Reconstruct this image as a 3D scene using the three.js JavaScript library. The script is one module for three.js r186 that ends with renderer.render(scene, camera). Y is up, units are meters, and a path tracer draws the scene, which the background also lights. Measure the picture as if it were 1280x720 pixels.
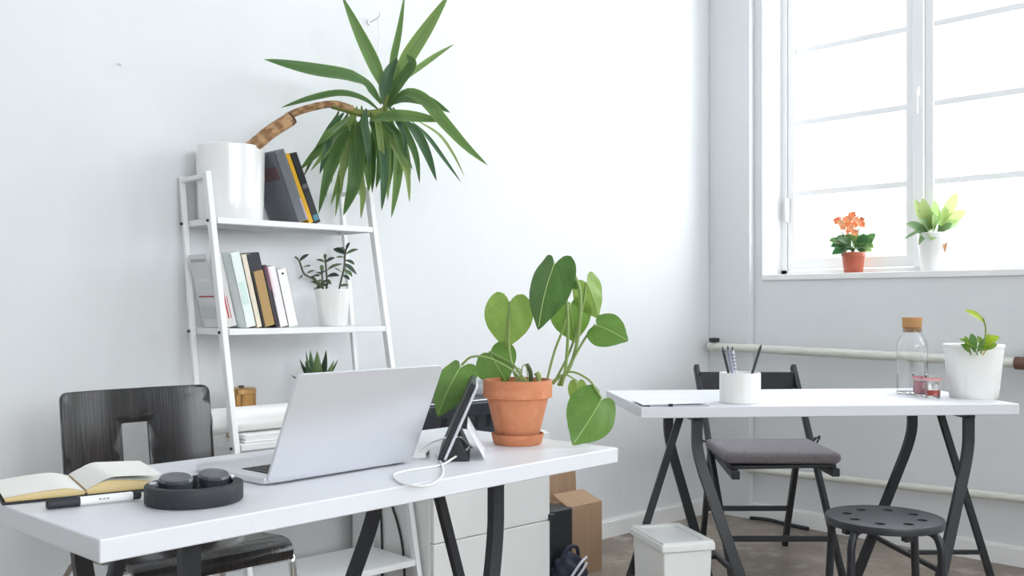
import * as THREE from 'three';
import { RoundedBoxGeometry } from 'three/addons/geometries/RoundedBoxGeometry.js';
import { mergeGeometries, mergeVertices, toCreasedNormals } from 'three/addons/utils/BufferGeometryUtils.js';
import { TessellateModifier } from 'three/addons/modifiers/TessellateModifier.js';
import { RectAreaLightUniformsLib } from 'three/addons/lights/RectAreaLightUniformsLib.js';

// ---------------------------------------------------------------- camera, sky, light, exposure
// The origin is the floor corner of the room: wall_left is z = 0, the window wall is x = 0, the room lies at x < 0, z > 0.
const TURN = 0.761, COS = Math.cos(TURN), SIN = Math.sin(TURN), EYE = [-4.1673, 1.044, 2.9069];
const scene = new THREE.Scene();
const camera = new THREE.PerspectiveCamera(2 * Math.atan(360 / 1238) * 180 / Math.PI, 1280 / 720, 0.05, 60);
camera.position.set(...EYE);
camera.lookAt(EYE[0] + SIN, EYE[1], EYE[2] - COS);
camera.setViewOffset(1280, 720, 0, -19, 1280, 720);
scene.add(camera);
const renderer = new THREE.WebGLRenderer({ antialias: true });
renderer.toneMapping = THREE.LinearToneMapping;
renderer.toneMappingExposure = 0.91;
renderer.shadowMap.enabled = true;
scene.background = new THREE.Color(0.95, 0.98, 1.0);
scene.backgroundIntensity = 3.0;
RectAreaLightUniformsLib.init();
const ROOM = { x0: -9, x1: 0, z0: 0, z1: 6.0, h: 3.5 };
const WIN = [[0.282, 1.66], [2.15, 3.53], [4.02, 5.4]], WY = [1.175, 3.07];
const BACK = [[-6.3, -4.6], [-4.0, -2.3]];             // two more windows in the wall behind the camera
for (const [x0, x1] of BACK) {
  const l = new THREE.RectAreaLight(0xf4f9ff, 9.0, x1 - x0, WY[1] - WY[0]);
  l.position.set((x0 + x1) / 2, (WY[0] + WY[1]) / 2, ROOM.z1 + .42); l.lookAt((x0 + x1) / 2, (WY[0] + WY[1]) / 2, 0);
  l.name = 'window_daylight'; scene.add(l);
}
for (const [z0, z1] of WIN) {                       // daylight: the overcast sky filling each window opening
  const l = new THREE.RectAreaLight(0xf4f9ff, 9.0, z1 - z0, WY[1] - WY[0]);
  l.position.set(0.42, (WY[0] + WY[1]) / 2, (z0 + z1) / 2); l.lookAt(-3, (WY[0] + WY[1]) / 2, (z0 + z1) / 2);
  l.name = 'window_daylight'; scene.add(l);
}

// ---------------------------------------------------------------- helpers
let seed = 7;
const rnd = () => { seed = (seed * 1664525 + 1013904223) >>> 0; return seed / 4294967296; };
const rr = (a, b) => a + (b - a) * rnd();
const V = (x, y, z) => new THREE.Vector3(x, y, z);
// a point surveyed as bearing, elevation and distance along the camera's axis, given in world metres
const ground = (X, F) => [(X - 1.013) * COS + (F - 4.979) * SIN, (X - 1.013) * SIN - (F - 4.979) * COS];
const at = (px, py, F) => { const [x, z] = ground((px - 640) / 1238 * F, F); return V(x, 1.044 - (py - 379) * F / 1238, z); };
const dirC = (r, u, b) => V(r * COS - b * SIN, u, r * SIN + b * COS);   // right, up, back -> world
const taken = {};
const numbered = (n) => { const k = taken[n] = (taken[n] ?? -1) + 1; return k ? n + '_' + String(k).padStart(3, '0') : n; };
function shade(o) { o.castShadow = o.receiveShadow = true; return o; }
function mesh(name, geo, mat, parent) {
  const m = shade(new THREE.Mesh(Array.isArray(geo) ? merge(geo) : geo, mat));
  m.name = name; parent.add(m); return m;
}
function merge(list) {
  const g = list.map((a) => { const b = a.index ? a.toNonIndexed() : a.clone(); for (const k of Object.keys(b.attributes)) if (!['position', 'normal', 'uv'].includes(k)) b.deleteAttribute(k); if (!b.attributes.uv) boxUV(b); return b; });
  return mergeGeometries(g);
}
function thing(name, label, category, pos = [0, 0, 0], turn = 0, group) {
  const o = new THREE.Group(); o.name = numbered(name); o.position.set(...pos); o.rotation.y = turn;
  o.userData = { label, category }; if (group) o.userData.group = group;
  scene.add(o); return o;
}
function solo(name, label, category, geo, mat, group) {
  const m = mesh(numbered(name), geo, mat, scene); m.userData = { label, category }; if (group) m.userData.group = group; return m;
}
function struct(name, geo, mat) {
  const m = geo ? mesh(name, geo, mat, scene) : new THREE.Group(); m.name = name; if (!geo) scene.add(m);
  m.userData.kind = 'structure'; return m;
}
function boxUV(g, s = 1) {                         // uv in metres, by the face's main direction
  const p = g.attributes.position, n = g.attributes.normal, uv = new Float32Array(p.count * 2);
  for (let i = 0; i < p.count; i++) {
    const ax = Math.abs(n.getX(i)), ay = Math.abs(n.getY(i)), az = Math.abs(n.getZ(i));
    const [a, b] = ay >= ax && ay >= az ? [p.getX(i), p.getZ(i)] : ax >= az ? [p.getZ(i), p.getY(i)] : [p.getX(i), p.getY(i)];
    uv[i * 2] = a * s; uv[i * 2 + 1] = b * s;
  }
  g.setAttribute('uv', new THREE.BufferAttribute(uv, 2)); return g;
}
function box(x0, x1, y0, y1, z0, z1, r = 0) {
  const w = Math.abs(x1 - x0), h = Math.abs(y1 - y0), d = Math.abs(z1 - z0);
  const g = r ? new RoundedBoxGeometry(w, h, d, 2, Math.min(r, w * .49, h * .49, d * .49)) : new THREE.BoxGeometry(w, h, d);
  g.translate((x0 + x1) / 2, (y0 + y1) / 2, (z0 + z1) / 2); return boxUV(g);
}
function bar(a, b, w, t, ref = V(0, 0, 1), r = 0.003) {   // bar from a to b, w across along ref, t the other way
  const y = b.clone().sub(a), L = y.length(); y.normalize();
  const x = ref.clone().addScaledVector(y, -ref.dot(y)).normalize(), z = x.clone().cross(y);
  const g = r ? new RoundedBoxGeometry(w, L, t, 2, Math.min(r, t * .45)) : new THREE.BoxGeometry(w, L, t);
  boxUV(g);
  g.applyMatrix4(new THREE.Matrix4().makeBasis(x, y, z).setPosition(a.clone().add(b).multiplyScalar(.5))); return g;
}
function rod(a, b, r0, r1 = r0, seg = 14) {
  const y = b.clone().sub(a), L = y.length(); y.normalize();
  const g = new THREE.CylinderGeometry(r1, r0, L, seg);
  g.applyQuaternion(new THREE.Quaternion().setFromUnitVectors(V(0, 1, 0), y)); const c = a.clone().add(b).multiplyScalar(.5);
  return g.translate(c.x, c.y, c.z);
}
function tube(pts, r, seg = 40, rad = 10, closed = false, tension = .5) {
  return new THREE.TubeGeometry(new THREE.CatmullRomCurve3(pts, closed, 'catmullrom', tension), seg, r, rad, closed);
}
function lathe(prof, seg = 48) {
  return toCreasedNormals(new THREE.LatheGeometry(prof.map(([x, y]) => new THREE.Vector2(Math.max(x, 1e-5), y)), seg), 0.6);
}
function extrude(pts, depth, bevel = 0, holes = []) {
  const s = new THREE.Shape(pts.map(([x, y]) => new THREE.Vector2(x, y)));
  for (const h of holes) s.holes.push(new THREE.Path(h.map(([x, y]) => new THREE.Vector2(x, y))));
  return new THREE.ExtrudeGeometry(s, { depth, bevelEnabled: bevel > 0, bevelSize: bevel, bevelThickness: bevel, bevelSegments: 2, steps: 1 });
}
function roundRect(x0, x1, y0, y1, r, n = 6) {
  const out = [];
  for (const [cx, cy, a] of [[x1 - r, y1 - r, 0], [x0 + r, y1 - r, 1], [x0 + r, y0 + r, 2], [x1 - r, y0 + r, 3]])
    for (let i = 0; i <= n; i++) { const t = (a + i / n) * Math.PI / 2; out.push([cx + r * Math.cos(t), cy + r * Math.sin(t)]); }
  return out;
}
function ribbonGrid(nu, nv, f) {                   // f(s in -1..1, t in 0..1) -> Vector3
  const pos = [], uv = [], idx = [];
  for (let j = 0; j <= nv; j++) for (let i = 0; i <= nu; i++) { const s = i / nu * 2 - 1, t = j / nv, p = f(s, t); pos.push(p.x, p.y, p.z); uv.push(i / nu, t); }
  for (let j = 0; j < nv; j++) for (let i = 0; i < nu; i++) { const a = j * (nu + 1) + i, b = a + 1, c = a + nu + 1, d = c + 1; idx.push(a, b, d, a, d, c); }
  const g = new THREE.BufferGeometry(); g.setAttribute('position', new THREE.Float32BufferAttribute(pos, 3)); g.setAttribute('uv', new THREE.Float32BufferAttribute(uv, 2));
  g.setIndex(idx); g.computeVertexNormals(); return g;
}

// ---------------------------------------------------------------- textures and materials
function hash(x, y, k) { let h = Math.imul(x, 374761393) ^ Math.imul(y, 668265263) ^ Math.imul(k, 974634777); h = Math.imul(h ^ (h >>> 13), 1274126177); return ((h ^ (h >>> 16)) >>> 0) / 4294967296; }
function vnoise(x, y, px, py, k) {                 // tiling value noise
  const xi = Math.floor(x), yi = Math.floor(y), fx = x - xi, fy = y - yi, u = fx * fx * (3 - 2 * fx), v = fy * fy * (3 - 2 * fy);
  const h = (a, b) => hash(((a % px) + px) % px, ((b % py) + py) % py, k);
  return (h(xi, yi) * (1 - u) + h(xi + 1, yi) * u) * (1 - v) + (h(xi, yi + 1) * (1 - u) + h(xi + 1, yi + 1) * u) * v;
}
function fbm(u, v, fx, fy, k, oct = 4) { let s = 0, a = .5, t = 0; for (let o = 0; o < oct; o++) { s += a * vnoise(u * fx, v * fy, fx, fy, k + o); t += a; a *= .5; fx *= 2; fy *= 2; } return s / t; }
function tex(n, f, size = 1, srgb = true) {        // f(u, v) -> [r, g, b] 0..1 ; one tile covers size metres
  const d = new Uint8Array(n * n * 4);
  for (let j = 0; j < n; j++) for (let i = 0; i < n; i++) { const c = f((i + .5) / n, (j + .5) / n), o = (j * n + i) * 4; for (let k = 0; k < 3; k++) d[o + k] = Math.max(0, Math.min(255, c[k] * 255)); d[o + 3] = 255; }
  const t = new THREE.DataTexture(d, n, n); t.wrapS = t.wrapT = THREE.RepeatWrapping; t.magFilter = THREE.LinearFilter; t.minFilter = THREE.LinearMipmapLinearFilter; t.generateMipmaps = true;
  if (srgb) t.colorSpace = THREE.SRGBColorSpace; t.repeat.set(1 / size, 1 / size); t.needsUpdate = true; return t;
}
const grey = (v) => [v, v, v], mix = (a, b, t) => a.map((x, i) => x + (b[i] - x) * t);
const rgb = (hex) => [(hex >> 16) / 255, ((hex >> 8) & 255) / 255, (hex & 255) / 255];
const std = (color, roughness = .6, extra = {}) => new THREE.MeshStandardMaterial({ color, roughness, ...extra });
const phys = (color, roughness = .5, extra = {}) => new THREE.MeshPhysicalMaterial({ color, roughness, ...extra });

const wallBump = tex(512, (u, v) => grey(.6 * fbm(u, v, 6, 6, 3, 5) + .4 * fbm(u, v, 48, 48, 9, 3)), 1.6, false);
const M = {
  wall: std(0xf0f1f1, .82, { map: tex(256, (u, v) => mix(rgb(0xf4f5f6), rgb(0xecedee), fbm(u, v, 5, 5, 17, 4)), 2.2), bumpMap: wallBump, bumpScale: .0012 }),
  trim: std(0xf2f2f0, .45), frame: std(0xf0f1f1, .5),
  floor: std(0xffffff, .5, { map: tex(1024, (u, v) => {
    const a = fbm(u, v, 5, 5, 31, 5), b = fbm(u, v, 22, 22, 41, 4), c = fbm(u, v, 120, 120, 47, 2);
    let col = mix(rgb(0x9f9283), rgb(0x80746a), Math.min(1, Math.max(0, (a - .35) * 3)));
    col = mix(col, rgb(0xb5aca1), Math.max(0, (b - .58) * 3)); return mix(col, rgb(0x5b5148), Math.max(0, (c - .55) * .9));
  }, 1.7), bumpMap: tex(512, (u, v) => grey(fbm(u, v, 14, 14, 53, 5)), 1.7, false), bumpScale: .003 }),
  desk: phys(0xdfe1e5, .38, { bumpMap: tex(256, (u, v) => grey(fbm(u, v, 60, 60, 61, 2)), .2, false), bumpScale: .0001 }),
  blackSteel: std(0x23262b, .42), blackWood: std(0x26282b, .5),
  darkWood: phys(0xffffff, .3, { map: tex(512, (u, v) => { const w = fbm(u + .05 * fbm(u, v, 4, 2, 70, 3), v, 40, 3, 71, 4), q = fbm(u, v, 160, 6, 75, 2); return mix(rgb(0x1b1a1a), rgb(0x2c2929), Math.max(0, Math.min(1, (w * .7 + q * .3 - .3) * 2))); }, .45),
    bumpMap: tex(512, (u, v) => grey(fbm(u, v, 110, 5, 77, 3)), .45, false), bumpScale: .0012, clearcoat: .7, clearcoatRoughness: .16, specularIntensity: .35 }),
  chrome: std(0xd9dbde, .12, { metalness: 1 }), alu: std(0xdfe1e5, .38, { metalness: .55 }), darkRubber: std(0x2b2d31, .6),
  shelfWhite: std(0xf1f2f2, .4, { metalness: 0 }), paper: std(0xf2f2f0, .8), pageEdge: std(0xf0e6cc, .8, { map: tex(64, (u, v) => mix(rgb(0xf6ecd0), rgb(0xdcc694), hash(3, Math.floor(v * 64), 5)), .02) }),
  ceramic: phys(0xf4f4f2, .25, { clearcoat: .4, clearcoatRoughness: .15 }), potMatte: std(0xf1f1ee, .5), soil: std(0x4a3b2e, .95),
  terracotta: std(0xffffff, .78, { map: tex(256, (u, v) => mix(rgb(0xc67a52), rgb(0xdc9670), fbm(u, v, 5, 9, 83, 4)), .3), bumpMap: tex(256, (u, v) => grey(fbm(u, v, 30, 60, 85, 3)), .3, false), bumpScale: .0008 }),
  glass: phys(0xffffff, .02, { transmission: 1, thickness: 0, ior: 1.45 }),
  pane: phys(0xffffff, .02, { transmission: 1, thickness: 0, ior: 1.45 }),
  cork: std(0xffffff, .9, { map: tex(128, (u, v) => mix(rgb(0xc79a6a), rgb(0x8f6238), Math.max(0, (fbm(u, v, 16, 16, 91, 3) - .4) * 2)), .05) }),
  bark: std(0xffffff, .9, { map: tex(256, (u, v) => mix(rgb(0xc6a078), rgb(0x8f6a48), Math.min(1, Math.max(0, (fbm(u, v, 14, 7, 95, 4) - .4) * 3.2))), 1), bumpMap: tex(256, (u, v) => grey(fbm(u, v, 12, 40, 97, 4)), 1, false), bumpScale: .004 }),
  cardboard: std(0xffffff, .85, { map: tex(256, (u, v) => mix(rgb(0xb3957a), rgb(0xa28468), .7 * fbm(u, v, 60, 3, 101, 3) + .3 * fbm(u, v, 5, 5, 103, 3)), .5) }),
  cushion: std(0xffffff, .95, { map: tex(256, (u, v) => mix(rgb(0x938d91), rgb(0x6f6a6f), fbm(u, v, 70, 70, 107, 2)), .2), bumpMap: tex(256, (u, v) => grey(.5 * hash(Math.floor(u * 128), Math.floor(v * 128), 109) + .5 * fbm(u, v, 12, 12, 111, 3)), .2, false), bumpScale: .002 }),
  pipe: std(0xe9e9e4, .5, { map: tex(128, (u, v) => mix(rgb(0xf4f4f0), rgb(0xd9d6cc), Math.max(0, (fbm(u, v, 8, 8, 113, 3) - .5) * 2)), .3) }),
  rust: std(0xffffff, .8, { map: tex(64, (u, v) => mix(rgb(0x8a6650), rgb(0x4c3a32), fbm(u, v, 6, 6, 117, 3)), .06) }),
  plasticWhite: std(0xeff0ee, .42), gloss: phys(0x1b1d22, .12, { clearcoat: .6 }), printerBlack: std(0x20242c, .35),
};
const veinMap = tex(256, (u, v) => { const s = Math.abs(u - .5), k = ((v - s * .9 + 2) * 7.5) % 1, line = Math.max(0, 1 - Math.abs(k - .5) * 9) * .5 * Math.min(1, s * 8); const n = fbm(u, v, 8, 8, 131, 3); return mix(mix([.80, .84, .78], [.88, .92, .84], n), [1, 1, .86], line); }, 1);
const leafMat = (c, t = .3, r = .45) => phys(c, r, { transmission: t, thickness: 0, side: THREE.DoubleSide, ior: 1.35 });

// ---------------------------------------------------------------- the room
struct('floor', box(ROOM.x0 - .3, ROOM.x1 + .3, -.2, 0, ROOM.z0 - .3, ROOM.z1 + .3), M.floor);
struct('ceiling', box(ROOM.x0 - .3, ROOM.x1 + .3, ROOM.h, ROOM.h + .2, ROOM.z0 - .3, ROOM.z1 + .3), M.wall);
struct('wall_left', box(ROOM.x0 - .3, ROOM.x1 + .3, 0, ROOM.h, -.3, 0), M.wall);
{
  const a = ROOM.z1, b = ROOM.z1 + .3, g = [box(ROOM.x0 - .3, ROOM.x1 + .3, 0, WY[0], a, b), box(ROOM.x0 - .3, ROOM.x1 + .3, WY[1], ROOM.h, a, b)];
  let x = ROOM.x0 - .3; for (const [p, q] of [...BACK, [ROOM.x1 + .3, 0]]) { g.push(box(x, p, WY[0], WY[1], a, b)); x = q; }
  struct('wall_back', g, M.wall);
  BACK.forEach(([p, q], n) => {
    const w = struct('window_' + (n + 4)), m = (p + q) / 2, y0 = WY[0], y1 = WY[1], c = a + .17, d = a + .235;
    mesh('window_frame', [box(p, q, y0, y0 + .06, c, d), box(p, q, y1 - .06, y1, c, d), box(p, p + .06, y0 + .06, y1 - .06, c, d), box(q - .06, q, y0 + .06, y1 - .06, c, d)], M.frame, w);
    mesh('mullion', box(m - .03, m + .03, y0 + .06, y1 - .06, c, d), M.frame, w);
    for (const [e, f] of [[p + .06, m - .03], [m + .03, q - .06]]) mesh('pane', box(e, f, y0 + .06, y1 - .06, a + .2, a + .204), M.pane, w);
  });
}
struct('wall_far', box(ROOM.x0 - .3, ROOM.x0, 0, ROOM.h, ROOM.z0, ROOM.z1), M.wall);
{
  const g = [box(0, .3, 0, WY[0], 0, ROOM.z1), box(0, .3, WY[1], ROOM.h, 0, ROOM.z1)];
  let z = 0; for (const [a, b] of [...WIN, [ROOM.z1, 0]]) { g.push(box(0, .3, WY[0], WY[1], z, a)); z = b; }
  struct('wall_right', g, M.wall);
}
struct('trim_1', box(-.04, .0, 0, ROOM.h, 0, .235, .004), M.wall);         // shallow pilaster in the corner
struct('baseboard_left', [box(ROOM.x0, -.04, 0, .07, 0, .014), box(ROOM.x0, -.04, .07, .078, 0, .009)], M.trim);
struct('baseboard_right', [box(-.014, 0, 0, .07, .235, ROOM.z1), box(-.009, 0, .07, .078, .235, ROOM.z1)], M.trim);
WIN.forEach(([z0, z1], n) => {
  const w = struct('window_' + (n + 1)), X0 = .17, X1 = .235, y0 = WY[0], y1 = WY[1], zm = (z0 + z1) / 2, fr = .045;
  mesh('window_sill', box(-.012, .17, y0 - .022, y0 + .006, z0 + .002, z1 - .002, .004), M.trim, w);
  mesh('window_frame', [box(X0, X1, y0, y0 + .03, z0, z1), box(X0, X1, y1 - fr, y1, z0, z1), box(X0, X1, y0, y1, z0, z0 + .03), box(X0, X1, y0, y1, z1 - .03, z1)], M.frame, w);
  mesh('mullion', box(X0 - .012, X1 + .012, y0 + .03, y1 - fr, zm - .024, zm + .024, .004), M.frame, w);
  for (const [a, b] of [[z0 + .034, zm - .026], [zm + .026, z1 - .034]]) {
    const s = mesh('sash', [box(X0 + .006, X1 - .01, y0 + .034, y0 + .084, a, b), box(X0 + .006, X1 - .01, y1 - .1, y1 - .049, a, b), box(X0 + .006, X1 - .01, y0 + .084, y1 - .1, a, a + .035), box(X0 + .006, X1 - .01, y0 + .084, y1 - .1, b - .035, b)], M.frame, w);
    const bars = [1.58, 1.925, 2.275, 2.62];
    for (const y of bars) mesh('muntin', box(X0 + .016, X1 - .014, y - .014, y + .014, a + .035, b - .035, .003), M.frame, s);
    const ys = [y0 + .084, ...bars, y1 - .1];
    for (let k = 0; k < 5; k++) mesh('pane', box(.2, .204, ys[k] + .006, ys[k + 1] - .006, a + .03, b - .03), M.pane, s);
  }
  mesh('latch', [box(.158, .172, 1.44, 1.56, z0 + .03, z0 + .044, .003), rod(V(.15, 1.45, z0 + .037), V(.15, 1.55, z0 + .037), .006)], M.frame, w);
  mesh('window_handle', [box(.146, .16, 1.96, 2.0, zm - .01, zm + .01, .003), box(.138, .148, 1.88, 1.99, zm - .007, zm + .007, .003)], M.frame, w);
});

// ---------------------------------------------------------------- heating pipes and wall fittings
{
  const t = thing('heating_pipe', 'white heating pipe running along the wall just below the window sill', 'pipe');
  mesh('pipe_run', rod(V(-.1, .832, .07), V(-.1, .812, 1.5), .02), M.pipe, t);
  mesh('pipe_end', rod(V(-.1, .832, .05), V(-.1, .832, .075), .024), M.pipe, t);
  for (const z of [.12, 1.0]) mesh('pipe_bracket', [box(-.1, z < .3 ? -.04 : 0, .8, .808, z, z + .03), box(-.124, -.076, .797, .803, z, z + .03)], M.pipe, t);
  const v = mesh('valve', [rod(V(-.1, .812, 1.47), V(-.1, .811, 1.56), .025), rod(V(-.1, .70, 1.53), V(-.1, .84, 1.53), .02), rod(V(-.1, .812, 1.56), V(-.1, .805, 2.1), .02)], M.rust, t);
  mesh('valve_knob', rod(V(-.1, .84, 1.53), V(-.1, .875, 1.53), .028, .024), M.darkRubber, v);
  const b = thing('black_pipe_clamp', 'small black clamp on the end of the upper wall pipe in the corner', 'clamp', [-.1, .852, .075]);
  mesh('clamp_block', box(-.018, .018, 0, .022, -.02, .02, .004), M.darkRubber, b); mesh('clamp_screw', rod(V(0, .02, 0), V(0, .03, 0), .006), M.chrome, b);
}
solo('floor_pipe', 'white heating pipe running low along the wall near the floor', 'pipe', [rod(V(-.06, .246, .236), V(-.06, .30, 2.2), .017), rod(V(-.06, .246, .236), V(-.02, .246, .236), .017), ...[.7, 1.6].map((z) => rod(V(-.06, .246 + (z - .236) * .0275, z), V(0, .246 + (z - .236) * .0275, z), .007))], M.pipe);
solo('floor_cable', 'black cable lying along the foot of the wall beside the folding chair', 'cable', tube([V(-.055, .012, .25), V(-.045, .016, .34), V(-.05, .012, .45), V(-.06, .012, .56)], .009, 20, 8), M.darkRubber);
{
  const h = thing('wall_hook', 'small white screw hook on the wall above the drooping palm leaves', 'hook', [-2.1, 2.045, 0]);
  mesh('hook_plate', rod(V(0, 0, 0), V(0, 0, .006), .012), M.frame, h);
  mesh('hook_arm', tube([V(0, 0, .004), V(0, .004, .04), V(0, .012, .06), V(0, .024, .062)], .0028, 20, 8), M.alu, h);
  mesh('string', tube([V(0, .008, .05), V(.004, -.06, .05), V(0, -.13, .048)], .0015, 12, 6), M.frame, h);
  const n = thing('nail', 'tiny nail left in the bare white wall above the ladder shelf', 'nail', [-2.992, 1.748, 0]);
  mesh('shank', rod(V(0, 0, 0), V(0, -.002, .012), .0025), M.alu, n); mesh('nail_head', rod(V(0, -.002, .012), V(0, -.002, .014), .005), M.alu, n);
}

// ---------------------------------------------------------------- desks on trestles
function trestle(parent, l, inward, top, d) {      // three legs: two bent ones leaning in, a straight one leaning out
  const t = new THREE.Group(); t.name = 'trestle'; parent.add(t);
  const yb = top - .125, X = (k) => V(inward, 0, 0).multiplyScalar(k);
  mesh('top_bar', box(l - .017, l + .017, top - .02, top, d[0] + .012, d[2] - .012, .003), M.blackSteel, t);
  const foot = [], mids = [];
  for (const [z, zf] of [[d[0], d[0] + .09], [d[2], d[2] - .09]]) {
    const up = V(l, top, z), k1 = V(l, yb + .045, z), f = V(l + inward * .185, .0, zf);
    const c = new THREE.QuadraticBezierCurve3(k1, V(l, yb, z), V(l, yb, z).lerp(f, .14));
    const pts = [up, k1, ...c.getPoints(10).slice(1), f], g = [];
    for (let i = 0; i + 1 < pts.length; i++) g.push(bar(pts[i], pts[i + 1].clone().addScaledVector(pts[i + 1].clone().sub(pts[i]).normalize(), i + 2 < pts.length ? .003 : 0), .032, .018, V(1, 0, 0), 0));
    mesh('leg', g, M.blackSteel, t);
    mids.push(V(l, yb, z).lerp(f, 1 - .2 / yb));
  }
  const m = (d[0] + d[2]) / 2, s0 = V(l, top - .01, m), s1 = V(l - inward * .22, 0, m), sm = s1.clone().lerp(s0, .19 / top);
  mesh('leg', bar(s0, s1, .024, .016, V(1, 0, 0)), M.blackSteel, t);
  mesh('crossbar', bar(mids[0], mids[1], .016, .016, V(0, 1, 0)), M.blackSteel, t);
  const cm = mids[0].clone().add(mids[1]).multiplyScalar(.5); cm.z = m;
  mesh('crossbar', bar(cm, V(sm.x, cm.y - .005, m), .016, .012, V(0, 1, 0)), M.blackSteel, t);
}
const DA = .715, DB = .73;
const deskA = thing('trestle_desk', 'long white desk with the open laptop, on black trestles by the ladder shelf', 'desk', [-3.6333, 0, 1.5153], .063);
mesh('tabletop', box(0, 1.2, DA - .034, DA, -.56, 0, .003), M.desk, deskA);
trestle(deskA, .18, 1, DA - .0345, [-.08, -.27, -.47]); trestle(deskA, .88, -1, DA - .0345, [-.08, -.27, -.47]);
const deskB = thing('trestle_desk', 'white table with bottle and pencil cup, on black trestles under the window', 'desk', [-1.825, 0, 1.0114], -.675);
mesh('tabletop', box(0, 1.2, DB - .034, DB, -.58, 0, .003), M.desk, deskB);
trestle(deskB, .2, 1, DB - .0345, [-.1, -.285, -.47]); trestle(deskB, 1.09, -1, DB - .0345, [-.1, -.285, -.47]);

// ---------------------------------------------------------------- bentwood chair behind the front desk
{
  const t = thing('bentwood_chair', 'dark wood-grain chair with a square hole in its back and chrome legs', 'chair', [-3.093, 0, .56]);
  const W = .195;
  // back: a rounded board with an upright hole, bowed sideways
  const hole = roundRect(-.042, .032, -.02, .235, .006, 3).reverse();
  let g = extrude(roundRect(-W, W, -.06, .32, .018), .010, .0015, [hole]);
  g = new TessellateModifier(.035, 7).modify(g.toNonIndexed());
  const p = g.attributes.position;
  for (let i = 0; i < p.count; i++) {
    const x = p.getX(i), y = p.getY(i), z = p.getZ(i), bow = .024 * (x / W) ** 2;
    p.setXYZ(i, x, y + .5, -.175 + z - y * .16 + bow + (y < 0 ? y * y * 6 : 0));
  }
  g.deleteAttribute('normal'); g = toCreasedNormals(mergeVertices(g, 1e-5), .7); boxUV(g);
  mesh('backrest', g, M.darkWood, t);
  const top = [[.243, .411], [.249, .42], [.25, .432], [.243, .446], [.228, .455], [.2, .458], [.1, .449], [0, .441], [-.08, .436], [-.125, .437], [-.15, .447], [-.163, .465]];
  const low = top.map(([z, y], i) => { const a = top[Math.max(0, i - 1)], b = top[Math.min(top.length - 1, i + 1)], dx = b[0] - a[0], dy = b[1] - a[1], l = Math.hypot(dx, dy); return [z + dy / l * -.012 * -1 * -1, y + dx / l * .012]; });
  const sh = extrude([...top, ...low.reverse()].map(([z, y]) => [-z, y]), W * 2 - .004, .001); sh.rotateY(Math.PI / 2); sh.translate(-W + .002, 0, 0);
  sh.translate(0, .016, 0); const seat = toCreasedNormals(sh, .6); boxUV(seat); mesh('seat', seat, M.darkWood, t);
  for (const s of [-1, 1]) {
    mesh('leg', tube([V(s * .15, .434, .03), V(s * .192, .441, .14), V(s * .209, .425, .2), V(s * .213, .37, .218), V(s * .22, .0, .235)], .0095, 50, 12), M.chrome, t);
    mesh('leg', tube([V(s * .15, .434, .03), V(s * .19, .436, -.07), V(s * .205, .40, -.115), V(s * .21, .34, -.135), V(s * .22, .0, -.2)], .0095, 50, 12), M.chrome, t);
  }
  mesh('seat_frame', [rod(V(-.17, .434, .03), V(.17, .434, .03), .009), rod(V(-.19, .438, .12), V(.19, .438, .12), .008)], M.chrome, t);
}

// ---------------------------------------------------------------- ladder shelf against the wall
const SX = [-2.81, -2.235], zr = (y) => .018 + .15 * (1.43 - y), zf = (y) => .18 + .217 * (1.43 - y);
{
  const t = thing('ladder_shelf', 'white metal ladder shelf leaning on the wall behind the front desk', 'shelf', [0, 0, 0]);
  for (const x of SX) {
    mesh('front_rail', bar(V(x, 0, zf(0)), V(x, 1.43, zf(1.43)), .025, .018, V(0, 0, 1)), M.shelfWhite, t);
    mesh('rear_rail', bar(V(x, 0, zr(0)), V(x, 1.43, zr(1.43)), .016, .016, V(0, 0, 1)), M.shelfWhite, t);
    mesh('top_rung', bar(V(x, 1.419, zr(1.42) - .006), V(x, 1.419, zf(1.42)), .014, .014, V(0, 1, 0)), M.shelfWhite, t);
  }
  for (const y of [1.295, .97, .645, .24]) {
    const a = zr(y) - .004, b = zf(y) + .008;
    const s = mesh('shelf_board', box(SX[0] + .014, SX[1] - .014, y - .006, y, a, b, .001), M.shelfWhite, t);
    mesh('shelf_lip', [box(SX[0] + .012, SX[1] - .012, y - .018, y, b, b + .008, .002), box(SX[0] + .012, SX[1] - .012, y - .018, y, a - .006, a, .002)], M.shelfWhite, s);
    for (const x of [SX[0] + .0125, SX[1] - .0125]) mesh('shelf_side', box(x - .003, x + .003, y - .018, y, a, b), M.shelfWhite, s);
    for (const x of SX) for (const z of [zr(y), zf(y)]) mesh('screw', rod(V(x + (x < -2.5 ? -.008 : .008), y - .01, z), V(x + (x < -2.5 ? -.014 : .014), y - .01, z), .004), M.darkRubber, s);
  }
}

// ---------------------------------------------------------------- books
function book(name, label, group, x, y, z, w, h, d, tilt, cover, o = {}) {   // pivot: bottom-left corner of the spine
  const t = thing(name, label, 'book', [x, y, z], 0, group); t.rotation.z = tilt;
  const c = .0025, m = std(cover, o.rough ?? .55);
  mesh('cover', [box(0, c, 0, h, -d, 0, .0008), box(w - c, w, 0, h, -d, 0, .0008), box(0, w, 0, h, -c, 0, .0008)], m, t);
  mesh('pages', box(c, w - c, .003, h - .003, -d + .004, -c), M.paper, t);
  for (const b of o.bands ?? []) { const k = mesh('spine_print', box(w * (b[3] ?? .1), w * (b[4] ?? .9), b[0] * h, b[1] * h, -.0005, .0005), std(b[2], .6), t); k.userData.label = 'printed band on the spine'; }
  for (const b of o.face ?? []) mesh('cover_print', box(-.0005, .0005, b[0] * h, b[1] * h, -d * .9, -d * .1), std(b[2], .6), t);
  return t;
}
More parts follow.
